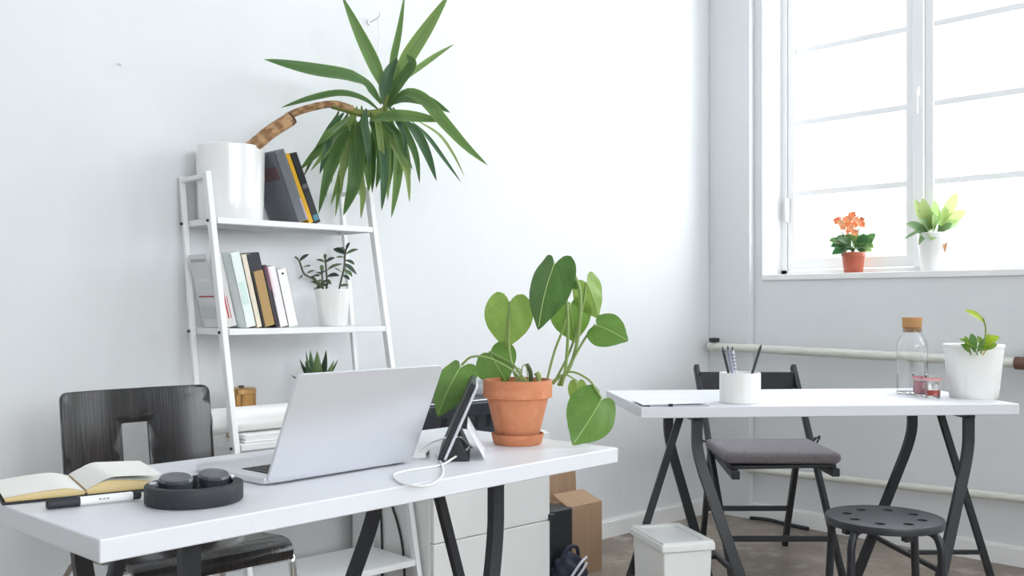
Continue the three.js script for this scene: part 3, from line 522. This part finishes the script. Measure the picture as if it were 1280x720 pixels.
{
  const o = V(-2.556, DA + .0215, 1.234);
  const sc = thing('plant_saucer', 'terracotta saucer under the clay flowerpot on the front desk', 'saucer', [o.x, DA, o.z]);
  mesh('dish', lathe([[0, 0], [.054, 0], [.057, .003], [.062, .024], [.0605, .0255], [.0585, .024], [.055, .008], [0, .008]]), M.terracotta, sc);
  const t = thing('potted_philodendron', 'large heart-leaved philodendron in a terracotta flowerpot on the front desk', 'plant', [o.x, DA + .0085, o.z]); o.y = DA + .0085;
  pot(t, .049, .081, .142, M.terracotta, { wall: .007, rim: .008, rimH: .042, drop: .02 });
  const F0 = 2.345, q = (p) => at(p[0], p[1], F0 + (p[2] ?? 0)).sub(o);
  const lm = { l: leafMat(0xa9c66a, .45, .4), m: leafMat(0x8fb457, .4, .4), d: leafMat(0x658a4c, .25, .42), b: leafMat(0x7fa552, .35, .4) }; for (const k in lm) lm[k].map = veinMap;
  const vein = std(0x9fb56a, .6);
  const leaf = (a, b, wpx, nr, nu, nb, mat, opt = {}) => {
    const A = q(a), B = q(b), n = dirC(nr, nu, nb).normalize(), w = wpx * F0 / 1238, m = mesh('leaf', heartLeaf(A, B, w, n, opt), lm[mat], t);
    const y = B.clone().sub(A), len = y.length(); y.normalize(); const x = y.clone().cross(n).normalize(), z = x.clone().cross(y).normalize();
    const pts = []; for (let k = 0; k <= 6; k++) { const tt = k / 6 * .96; pts.push(A.clone().addScaledVector(y, tt * len).addScaledVector(z, (opt.curl ?? .12) * len * Math.sin(tt * Math.PI) * .5 - (opt.droop ?? 0) * len * tt * tt)); }
    mesh('midrib', tube(pts, .0013, 14, 6), vein, m);
  };
  leaf([637, 376, .03], [632, 436, .05], 60, -.1, .15, 1, 'l', { lobe: .36, fold: .15 });
  leaf([694, 327, -.06], [673, 412, -.1], 60, -.55, .1, .8, 'd', { lobe: .28, fold: .3 });
  leaf([712, 378, .05], [719, 428, .08], 52, .1, .2, 1, 'm', { lobe: .2 });
  leaf([733, 352, .04], [748, 398, .09], 44, .35, .2, .9, 'l', { lobe: .3, fold: .35 });
  leaf([714, 336, .0], [724, 362, .03], 26, .85, .1, .5, 'd', { lobe: .1, fold: .5 });
  leaf([744, 406, -.02], [785, 426, -.05], 48, .05, .45, .9, 'b', { lobe: .22, fold: .12 });
  leaf([612, 440, .08], [634, 478, .03], 58, -.4, .35, .85, 'b', { lobe: .3, fold: .2 });
  leaf([577, 456, -.03], [547, 521, -.09], 50, -.35, .2, .9, 'b', { lobe: .22, fold: .35 });
  leaf([721, 476, .06], [724, 512, .07], 24, -.2, .1, 1, 'l', { lobe: .12 });
  leaf([752, 498, -.05], [716, 556, -.11], 62, .35, .3, .9, 'b', { lobe: .32, fold: .3 });
  const st = std(0x88a05a, .55), stem = (pts, r = .0032) => mesh('stem', tube(pts.map((p) => p.length === 4 ? V(p[0], p[1], p[2]) : q(p)), r, 30, 8), st, t);
  stem([[650, 482, 0], [641, 460, 0], [636, 430, .01], [637, 378, .03]]); stem([[662, 482, -.01], [652, 470, -.02], [640, 455, .0], [612, 440, .08]]);
  stem([[658, 482, -.01], [640, 463, -.03], [612, 448, -.04], [590, 446, -.04], [577, 456, -.03]], .0028); stem([[702, 482, .0], [707, 460, -.02], [710, 410, -.05], [707, 365, -.05], [701, 342, -.055], [694, 331, -.058]], .0036);
  stem([[698, 482, .01], [715, 452, .0], [724, 410, 0], [725, 365, .0], [717, 342, .0], [714, 336, .0]], .0042); stem([[682, 482, .02], [693, 440, .04], [704, 410, .05], [712, 378, .05]], .003); stem([[692, 480, .03], [712, 440, .05], [726, 395, .05], [733, 354, .04]], .003);
  stem([[698, 480, 0], [716, 450, -.01], [730, 425, -.01], [744, 406, -.02]], .003); stem([[690, 480, .0], [712, 465, -.02], [735, 474, -.04], [747, 490, -.05], [752, 498, -.05]], .0026); stem([[686, 480, .02], [705, 468, .04], [721, 476, .06]], .0024);
  mesh('sprout', tube([q([664, 484, 0]), q([663, 465, 0]), q([658, 455, 0])], .0052, 12, 8), std(0x4a5a35, .7), t); mesh('sprout', tube([q([674, 484, -.02]), q([673, 470, -.02]), q([670, 466, -.02])], .0065, 12, 8), std(0x8fa35a, .7), t);
  for (const [x, y] of [[648, 462], [655, 458]]) mesh('aerial_root', tube([q([x - 4, 484, -.02]), q([x - 2, y, -.02]), q([x + 3, y + 1, -.02]), q([x + 6, 484, -.02])], .0014, 16, 6), st, t);
}
// ---------------------------------------------------------------- headphones
{
  const t = thing('headphones', 'dark over-ear headphones folded flat on the front desk', 'headphones', [-3.415, DA, 1.352], -.25);
  const R = .073;
  const sec = (a, r0, r1) => [r0 * Math.cos(a), r1 * Math.sin(a)];
  const outer = [], inner = []; for (let i = 0; i <= 60; i++) { const a = Math.PI * (.56 + i / 60 * 1.88); const A = a - Math.PI * 1.5; outer.push(sec(A, R, R * 1.04)); inner.push(sec(A, R - .011, R * 1.04 - .011)); }
  const g = extrude([...outer, ...inner.reverse()].map(([x, y]) => [x, y]), .024, .003); g.rotateX(Math.PI / 2); g.rotateY(-Math.PI / 2); g.translate(0, .0285, 0); mesh('headband', toCreasedNormals(g, .5), M.darkRubber, t);
  for (const [s, x, z, ry] of [[-1, -.0285, .0, .25], [1, .031, -.008, -.25]]) {
    const c = new THREE.Group(); c.name = 'ear_cup'; c.position.set(x, .0075, z); c.rotation.set(.1, ry, s * -.06); c.scale.set(.84, .95, .84); t.add(c);
    const sx = (gg) => { gg.scale(.84, 1, 1.1); return gg; };
    mesh('cushion', sx(lathe([[.012, .0], [.03, .0], [.036, .006], [.037, .013], [.034, .019], [.014, .019]])), std(0x24262a, .7), c);
    mesh('shell', sx(lathe([[.034, .019], [.0365, .024], [.0365, .034], [.033, .0385], [.026, .0395], [.012, .039], [0, .0385]])), phys(0x3a3d43, .3, { clearcoat: .3 }), c);
    mesh('yoke', tube([V(s * .03, .028, -.014), V(s * .036, .026, -.03), V(s * .03, .022, -.046)], .0045, 16, 8), M.alu, c);
  }
}
// ---------------------------------------------------------------- open notebook and marker
const NB = ground(-.722, 1.68);
{
  const t = thing('open_notebook', 'open black notebook with cream pages at the end of the front desk', 'notebook', [NB[0], DA, NB[1]], -.19);
  const w = .124, d = .19;
  mesh('cover', [box(-w - .004, -.006, .001, .004, -d - .003, .003, .001), box(.006, w + .004, .001, .004, -d - .003, .003, .001), box(-.008, .008, 0, .003, -d - .003, .003, .001)], std(0x1f2426, .6), t);
  const side = (s, h) => {                         // page block: full at the gutter, thinner and slid at the fore-edge
    const n = 14, top = [], bot = []; for (let i = 0; i <= n; i++) { const k = i / n; top.push([s * (.001 + k * w), .004 + h * (.35 + .65 * Math.sin(Math.min(1, k * 3.2) * Math.PI / 2)) * (1 - .55 * k * k)]); bot.push([s * (.001 + k * (w - .003)), .0042]); }
    const pts = [...top, ...bot.reverse()]; if (s < 0) pts.reverse(); const g = extrude(pts, d - .006); g.translate(0, 0, -d + .003); return toCreasedNormals(g, .5);
  };
  for (const [s, h] of [[-1, .014], [1, .021]]) {
    const b = mesh('page_block', side(s, h), M.pageEdge, t);
    mesh('open_page', ribbonGrid(2, 14, (u, k) => V(s * (.001 + k * w), .0046 + h * (.35 + .65 * Math.sin(Math.min(1, k * 3.2) * Math.PI / 2)) * (1 - .55 * k * k), -d / 2 + u * (d / 2 - .003))), std(0xf1efe8, .85, { side: THREE.DoubleSide }), b);
    if (s > 0) mesh('loose_page', ribbonGrid(2, 14, (u, k) => V(.001 + k * (w + .002), .0065 + .026 * Math.sin(Math.min(1, k * 2.6) * Math.PI / 2) * (1 - .25 * k), -d / 2 + u * (d / 2 - .003))), std(0xf3f2ec, .85, { side: THREE.DoubleSide }), b);
  }
  mesh('ribbon', box(-.002, .002, .006, .0066, -.01, .03), std(0x2a2d2f, .6), t);
}
{
  const a = V(-3.618, DA + .0085, 1.255), b = V(-3.475, DA + .0085, 1.279), t = thing('marker_pen', 'white marker pen with a black cap lying before the open notebook', 'pen', [a.x, a.y, a.z], -Math.atan2(b.z - a.z, b.x - a.x));
  const turn = (p) => { const g = lathe(p, 24); g.rotateZ(-Math.PI / 2); return g; };
  mesh('cap', turn([[0, 0], [.006, .0005], [.0078, .003], [.0082, .05], [.007, .0505]]), M.darkRubber, t);
  mesh('barrel', turn([[.0072, .0505], [.0072, .13], [.0068, .132]]), M.plasticWhite, t); mesh('end_plug', turn([[.0068, .132], [.0066, .144], [.004, .146], [0, .146]]), M.darkRubber, t);
  mesh('clip', box(.008, .046, .0075, .0095, -.002, .002, .0008), M.darkRubber, t);
  for (let i = 0; i < 3; i++) mesh('print', box(.078 + i * .006, .0825 + i * .006, .0002, .0026, .0069, .0073), std(0x9a9aa0, .7), t);
}

// ---------------------------------------------------------------- folding chair with cushion at the window table
{
  const W2 = (X, y, F) => { const [x, z] = ground(X, F); return V(x, y, z); };
  const o = W2(1.0, 0, 3.95), t = thing('folding_chair', 'black wooden folding chair pushed in behind the window table', 'chair', o.toArray());
  const P = (X, y, F) => W2(X, y, F).sub(o), R = dirC(1, 0, 0);
  const TX = [.79, 1.205], FX = [.82, 1.235];
  for (let i = 0; i < 2; i++) {
    mesh('long_leg', bar(P(FX[i], 0, 3.68), P(TX[i], .775, 4.25), .022, .034, R, .006), M.blackWood, t);
    mesh('short_leg', bar(P(TX[i] + (i ? -.03 : .03), 0, 4.27), P(TX[i] + (i ? -.028 : .028), .43, 4.08), .022, .032, R, .005), M.blackWood, t);
    mesh('seat_rail', bar(P(i ? 1.185 : .805, .424, i ? 3.62 : 3.56), P(TX[i] + (i ? -.045 : .045), .44, 4.12), .03, .03, R, .004), M.blackWood, t);
  }
  mesh('back_rail', bar(P(TX[0] + .008, .715, 4.205), P(TX[1] - .008, .715, 4.205), .075, .014, V(0, 1, 0), .004), M.blackWood, t);
  mesh('stretcher', bar(P(FX[0], .144, 3.785), P(FX[1], .144, 3.785), .022, .014, V(0, 1, 0)), M.blackWood, t);
  mesh('stretcher', bar(P(TX[0] + .03, .176, 4.192), P(TX[1] - .03, .176, 4.192), .022, .014, V(0, 1, 0)), M.blackWood, t);
  for (let i = 0; i < 6; i++) mesh('seat_slat', bar(P(.80, .446 + i * .0006, 3.63 + i * .075), P(1.19, .446 + i * .0006, 3.67 + i * .075), .06, .014, dirC(0, 0, 1), .003), M.blackWood, t);
  // cushion
  const c = thing('seat_cushion', 'grey quilted cushion tied onto the black folding chair', 'cushion', P(.99, .457, 3.8).add(o).toArray(), Math.atan2(-R.z, R.x));
  const g = new RoundedBoxGeometry(.425, .05, .40, 10, .024), p = g.attributes.position;
  for (let i = 0; i < p.count; i++) { const x = p.getX(i), y = p.getY(i), z = p.getZ(i), u = x / .21, v = z / .2; let k = (1 - .5 * u * u) * (1 - .5 * v * v); for (const [a, b] of [[-.35, -.3], [.35, -.3], [-.35, .35], [.35, .35]]) k -= .35 * Math.exp(-((u - a) ** 2 + (v - b) ** 2) * 40); p.setXYZ(i, x, (y > 0 ? y * (.55 + .85 * k) + .004 * Math.sin(x * 60 + z * 23) * Math.sin(z * 47 - x * 18) : y * .8) + .02, z); }
  g.computeVertexNormals(); boxUV(g); mesh('cushion_pad', g, M.cushion, c);
  const tie = std(0x4a474b, .9);
  for (const s of [-1, 1]) mesh('tie', [tube([V(s * .19, .02, -.16), V(s * .222, .035, -.19), V(s * .235, .045, -.2)], .004, 12, 6), tube([V(s * .222, .035, -.18), V(s * .245, .055, -.17), V(s * .23, .028, -.165)], .0035, 12, 6), tube([V(s * .222, .035, -.18), V(s * .232, .0, -.18), V(s * .238, -.035, -.175)], .003, 12, 6)], tie, c);
}
// ---------------------------------------------------------------- stool
{
  const [x, z] = ground(1.033, 2.75), t = thing('round_stool', 'black metal stool with a round perforated seat near the window table', 'stool', [x, 0, z], .35);
  const holes = [], R = .158; for (let i = 0; i < 8; i++) { const a = i / 8 * Math.PI * 2; const h = []; for (let k = 0; k < 20; k++) { const b = -k / 20 * Math.PI * 2; h.push([.098 * Math.cos(a) + .0145 * Math.cos(b), .098 * Math.sin(a) + .0145 * Math.sin(b)]); } holes.push(h); }
  const circ = []; for (let k = 0; k < 72; k++) { const b = k / 72 * Math.PI * 2; circ.push([(R - .004) * Math.cos(b), (R - .004) * Math.sin(b)]); }
  const g = extrude(circ, .008, 0, holes); g.rotateX(-Math.PI / 2); g.translate(0, .443, 0);
  const seat = mesh('seat', g, std(0x33353b, .38), t);
  mesh('seat_rim', lathe([[R - .012, .430], [R - .002, .432], [R, .446], [R - .002, .452], [R - .012, .448]]), std(0x33353b, .38), seat);
  for (let i = 0; i < 4; i++) {
    const a = i / 4 * Math.PI * 2 + .42, d = (r, y) => V(r * Math.cos(a), y, r * Math.sin(a));
    mesh('leg', tube([d(.03, .432), d(.11, .433), d(.148, .425), d(.164, .39), d(.167, .33), d(.188, .0)], .011, 50, 12), M.blackSteel, t);
    mesh('bracket', (() => { const b = box(.1, .122, .408, .436, -.012, .012, .002); b.rotateY(-a - .5); return b; })(), M.blackSteel, t);
    mesh('foot_cap', rod(d(.1875, .0), d(.187, .018), .0125), M.darkRubber, t);
  }
}
// ---------------------------------------------------------------- waste bin
const BN = ground(.505, 3.14);
{
  const t = thing('lidded_bin', 'white rectangular bin with a recessed lid on the floor beside the window table', 'bin', [BN[0], 0, BN[1]], -.5);
  const w = .16, d = .25, h = .287, fr = (x0, x1, y0, y1, k) => { const g = box(-w / 2, w / 2, 0, h, -d / 2, d / 2, .006), p = g.attributes.position; for (let i = 0; i < p.count; i++) { const s = .9 + .1 * p.getY(i) / h; p.setX(i, p.getX(i) * s); p.setZ(i, p.getZ(i) * s); } return g; };
  mesh('bin_body', fr(), M.plasticWhite, t);
  const l = mesh('lid', [box(-w / 2 - .008, w / 2 + .008, h, h + .024, -d / 2 - .008, d / 2 + .008, .005)], M.plasticWhite, t);
  mesh('lid_rim', [box(-w / 2 - .004, w / 2 + .004, h + .023, h + .030, -d / 2 - .004, -d / 2 + .018, .002), box(-w / 2 - .004, w / 2 + .004, h + .023, h + .030, d / 2 - .018, d / 2 + .004, .002), box(-w / 2 - .004, -w / 2 + .018, h + .023, h + .030, -d / 2 + .018, d / 2 - .018, .002), box(w / 2 - .018, w / 2 + .004, h + .023, h + .030, -d / 2 + .018, d / 2 - .018, .002)], M.plasticWhite, l);
}
// ---------------------------------------------------------------- on the window table
const onB = (px, py) => { const F = 1238 * (1.044 - DB) / (py - 379); return at(px, py, F); };
{
  const p = onB(925, 503), t = thing('pencil_cup', 'short white cylinder cup holding pens on the window table', 'cup', [p.x, DB, p.z]);
  mesh('cup_wall', lathe([[0, 0], [.061, 0], [.064, .003], [.064, .093], [.063, .095], [.059, .095], [.058, .09], [.058, .006], [0, .006]]), M.potMatte, t);
  const pens = [['pen', 'slim black pen leaning to one side of the white pencil cup', [-.022, .03], [-.055, .165], 0x22252a], ['pen', 'grey-blue pen standing between two others in the white cup', [-.012, .01], [-.038, .168], 0x8d94a8], ['spiral_pen', 'striped pale pen in the white cup next to the grey-blue pen', [0, -.01], [-.022, .165], 0xdadde4], ['brush_pen', 'long dark green pencil tilted away from the other pens in the cup', [.012, .0], [.064, .172], 0x2f3a38]];
  pens.forEach(([n, lab, [x0, z0], [x1, h], c], i) => {
    const r = dirC(1, 0, 0), a = r.clone().multiplyScalar(x0).add(V(0, .007, 0)).addScaledVector(dirC(0, 0, 1), z0), b = r.clone().multiplyScalar(x1).add(V(0, h, 0)).addScaledVector(dirC(0, 0, 1), z0 * .3);
    const q = thing(n, lab, 'pen', [p.x, DB, p.z]); mesh('barrel', rod(a, b, .0042), std(c, .5), q);
    const u = b.clone().sub(a).normalize(); mesh('pen_end', rod(b, b.clone().addScaledVector(u, .012), .0042, .0012), std(i === 3 ? 0x2a2c2e : 0x3a3d44, .4), q);
    if (i === 2) for (let k = 0; k < 5; k++) mesh('ring', rod(a.clone().lerp(b, .62 + k * .07), a.clone().lerp(b, .64 + k * .07), .005), std(0x6c7390, .4), q);
  });
}
{
  const t = thing('paper_stack', 'thin grey magazine and papers at the corner of the window table', 'magazine', [-1.825, DB, 1.0114], -.675);
  mesh('magazine', (() => { const g = box(.03, .215, 0, .005, -.18, -.012, .001); return g; })(), std(0xb9bcc6, .5), t);
  mesh('loose_sheet', (() => { const g = box(.008, .20, .0052, .0062, -.17, -.008); const p = g.attributes.position; for (let i = 0; i < p.count; i++) if (p.getX(i) > .1) p.setY(i, p.getY(i) + .004); g.computeVertexNormals(); return g; })(), std(0xdfe1e8, .7), t);
  mesh('clip', box(.088, .1, .0, .009, -.011, -.004, .001), M.darkRubber, t);
}
{
  const p = onB(1140, 492), t = thing('glass_bottle', 'clear glass carafe with a cork stopper on the window table', 'bottle', [p.x, DB, p.z]);
  const out = [[0, 0], [.046, 0], [.05, .004], [.0505, .16], [.049, .175], [.042, .19], [.034, .205], [.031, .215], [.031, .225], [.033, .228]], inn = [[.03, .228], [.0285, .222], [.0285, .214], [.032, .203], [.04, .188], [.047, .173], [.0482, .16], [.0478, .008], [0, .006]];
  mesh('glass_body', lathe([...out, ...inn], 64), phys(0xffffff, .02, { transmission: 1, thickness: .002, ior: 1.45 }), t);
  mesh('cork', lathe([[0, .212], [.0275, .213], [.0278, .228], [.032, .231], [.033, .262], [.031, .265], [0, .265]]), M.cork, t);
}
for (const [px, py, c1, c2, lab] of [[1150.5, 494.5, 0xe49aa6, 0xd9858f, 'small glass tumbler with pink candle wax beside the carafe'], [1166, 497, 0xe8a4a4, 0xd8452f, 'small glass tumbler with a red base in front of the pink one']]) {
  const p = onB(px, py), t = thing('glass_tumbler', lab, 'glass', [p.x, DB, p.z], 0, 'tumblers on the window table');
  mesh('glass_body', lathe([[0, 0], [.021, 0], [.023, .003], [.0262, .074], [.0252, .075], [.0242, .074], [.0214, .008], [0, .006]], 40), phys(0xffffff, .02, { transmission: 1, thickness: .0015, ior: 1.45 }), t);
  mesh('wax', c2 === 0xd8452f ? lathe([[0, .0066], [.0208, .0085], [.0213, .026], [0, .026]]) : lathe([[0, .0066], [.0208, .0085], [.0228, .052], [0, .052]]), phys(c2 === 0xd8452f ? c2 : c1, .5), t);
  mesh('rim_band', lathe([[.0262, .058], [.0266, .058], [.0268, .066], [.0264, .066]], 40), std(c1, .5), t);
}
{
  const p = onB(1217, 497), o = V(p.x, DB, p.z), t = thing('potted_seedling', 'white pot with a young yellow-green sprout at the end of window table', 'plant', o.toArray());
  mesh('pot', lathe([[0, 0], [.072, 0], [.075, .004], [.0785, .032], [.0795, .032], [.0800, .036], [.0790, .036], [.0925, .166], [.0945, .168], [.0945, .176], [.0925, .178], [.0895, .176], [.085, .15], [.07, .01], [0, .01]], 64), M.potMatte, t);
  mesh('soil', lathe([[0, .155], [.085, .15], [.08, .12], [0, .12]]), M.soil, t);
  const F = 3.17, q = (px, py, f = F) => at(px, py, f).sub(o), ml = [leafMat(0xa9c42e, .4), leafMat(0x7fa03a, .3), leafMat(0x5f8a44, .25)], st = std(0x7f9a40, .6);
  mesh('stem', tube([q(1226, 442), q(1231, 425), q(1232, 410), q(1229, 398)], .0028, 20, 8), st, t);
  const lf = (a, b, w, c) => mesh('leaf', ovalLeaf(q(...a), q(...b), w, dirC(rr(-.3, .3), .6, .7).normalize()), ml[c], t);
  lf([1231, 404], [1206, 388], .03, 0); lf([1226, 432], [1249, 421], .034, 0); lf([1222, 436], [1199, 424], .026, 1); lf([1218, 440], [1214, 417], .026, 2); lf([1228, 436], [1222, 420], .02, 1); lf([1226, 438], [1246, 430], .024, 1); lf([1214, 442], [1201, 430], .02, 2); lf([1230, 436], [1236, 417], .016, 0); lf([1222, 440], [1230, 424], .02, 2); lf([1212, 440], [1206, 420], .018, 1);
  for (const [x0, x1, y1] of [[1222, 1214, 426], [1228, 1240, 426], [1214, 1207, 430]]) mesh('stem', tube([q(x0, 444), q((x0 + x1) / 2, 436), q(x1, y1)], .002, 10, 6), std(x1 > 1230 ? 0xc79a45 : 0x6e8040, .6), t);
}
// ---------------------------------------------------------------- window sill plants
{
  const o = V(.085, 1.1815, .705), t = thing('kalanchoe', 'orange-flowering kalanchoe in a small red-brown pot on the window sill', 'plant', o.toArray());
  pot(t, .042, .055, .095, std(0xb05a40, .5), { rim: .003, rimH: .02, drop: .01 });
  const q = (px, py, f = 0) => at(px, py, 4.535 + f).sub(o), ml = [leafMat(0x3f7040, .2), leafMat(0x587f48, .25), leafMat(0x7f9f5a, .3)], fm = [std(0xe89a6a, .7), std(0xeeb088, .7), std(0xe0845a, .7)];
  for (const [x, y] of [[1058, 285], [1066, 280], [1074, 285], [1052, 290], [1080, 292]]) mesh('stem', tube([q(1066, 318), q((1066 + x) / 2, 300), q(x, y)], .003, 10, 6), std(0x5f8048, .7), t);
  for (let i = 0; i < 34; i++) { const a = i * 2.4, r = 6 + (i % 5) * 4, cx = 1066 + Math.cos(a) * r * 1.05, cy = 302 + Math.sin(a) * r * .62, f = Math.sin(a * 1.7) * .05; mesh('leaf', ovalLeaf(q(1066 + (cx - 1066) * .35, 306 + (cy - 302) * .4, f * .4), q(cx + Math.cos(a) * 7, cy + 1, f), .042, dirC(Math.cos(a) * .4, .5, .8).normalize()), ml[i % 3], t); }
  for (const [x, y, c] of [[1040, 318, 0], [1092, 306, 2], [1094, 292, 1], [1044, 304, 1], [1090, 314, 2]]) mesh('leaf', ovalLeaf(q(1066 + (x - 1066) * .3, 312, .0), q(x, y, -.03), .045, dirC(0, .6, .7).normalize()), ml[c], t);
  for (let i = 0; i < 30; i++) { const x = 1062 + Math.cos(i * 2.4) * (3 + (i % 6) * 2.8), y = 276 + Math.sin(i * 2.4) * (2 + (i % 5) * 2.0), f = rr(-.05, .04), s = rr(.012, .019), c = q(i % 7 === 0 ? x - 6 : x, i % 7 === 0 ? y + 14 : y, f), g = [];
    for (let k = 0; k < 4; k++) { const a = k * Math.PI / 2 + i, e = c.clone().add(dirC(Math.cos(a) * s, Math.sin(a) * s, s * .4)); g.push(ovalLeaf(c, e, s * .95, dirC(0, .2, 1).normalize())); } mesh('blossom', g, fm[i % 3], t); fm[i % 3].side = THREE.DoubleSide; }
}
{
  const o = V(.085, 1.1815, 1.075), t = thing('sill_foliage_plant', 'light green leafy plant in a tall white pot on the window sill', 'plant', o.toArray());
  pot(t, .054, .069, .165, M.potMatte, { drop: .01 });
  const q = (px, py, f = 0) => at(px, py, 4.26 + f).sub(o), ml = [leafMat(0xb9cb86, .45), leafMat(0x96b56c, .4), leafMat(0x87a578, .35), leafMat(0xb88a68, .3)];
  const lf = (a, b, w, c, f = 0) => mesh('leaf', ovalLeaf(q(...a, 0), q(...b, f), w, dirC(rr(-.3, .3), .4, .8).normalize()), ml[c], t);
  lf([1160, 290], [1143, 250], .05, 0, .03); lf([1160, 290], [1153, 248], .05, 0, -.03); lf([1166, 288], [1168, 250], .045, 1, .04); lf([1176, 280], [1196, 241], .048, 0, 0); lf([1176, 284], [1207, 263], .05, 0, -.04); lf([1174, 288], [1198, 276], .045, 2, .03); lf([1160, 290], [1133, 280], .045, 2, -.03); lf([1162, 290], [1150, 274], .05, 2, -.05); lf([1168, 290], [1166, 268], .05, 1, -.05); lf([1174, 290], [1182, 258], .045, 1, .05);
  lf([1164, 290], [1164, 300], .045, 1, -.08); lf([1158, 288], [1148, 306], .022, 2, -.05); lf([1156, 286], [1128, 300], .014, 2, -.03); lf([1176, 288], [1190, 300], .018, 2, -.04); lf([1178, 284], [1181, 316], .022, 3, -.08); lf([1170, 292], [1176, 284], .04, 2, -.05); lf([1158, 290], [1160, 276], .05, 1, 0); lf([1168, 288], [1158, 262], .045, 1, -.02); lf([1172, 290], [1190, 280], .035, 2, -.06); lf([1154, 290], [1142, 290], .03, 2, -.05);
  for (const [x, y] of [[1148, 262], [1166, 266], [1186, 262], [1140, 284]]) mesh('stem', tube([q(1167, 296), q((1167 + x) / 2, 284), q(x, y)], .0025, 10, 6), std(0x7f9f50, .6), t);
}
scene.traverse((o) => { if (o.isMesh) o.castShadow = o.receiveShadow = true; });
renderer.render(scene, camera);
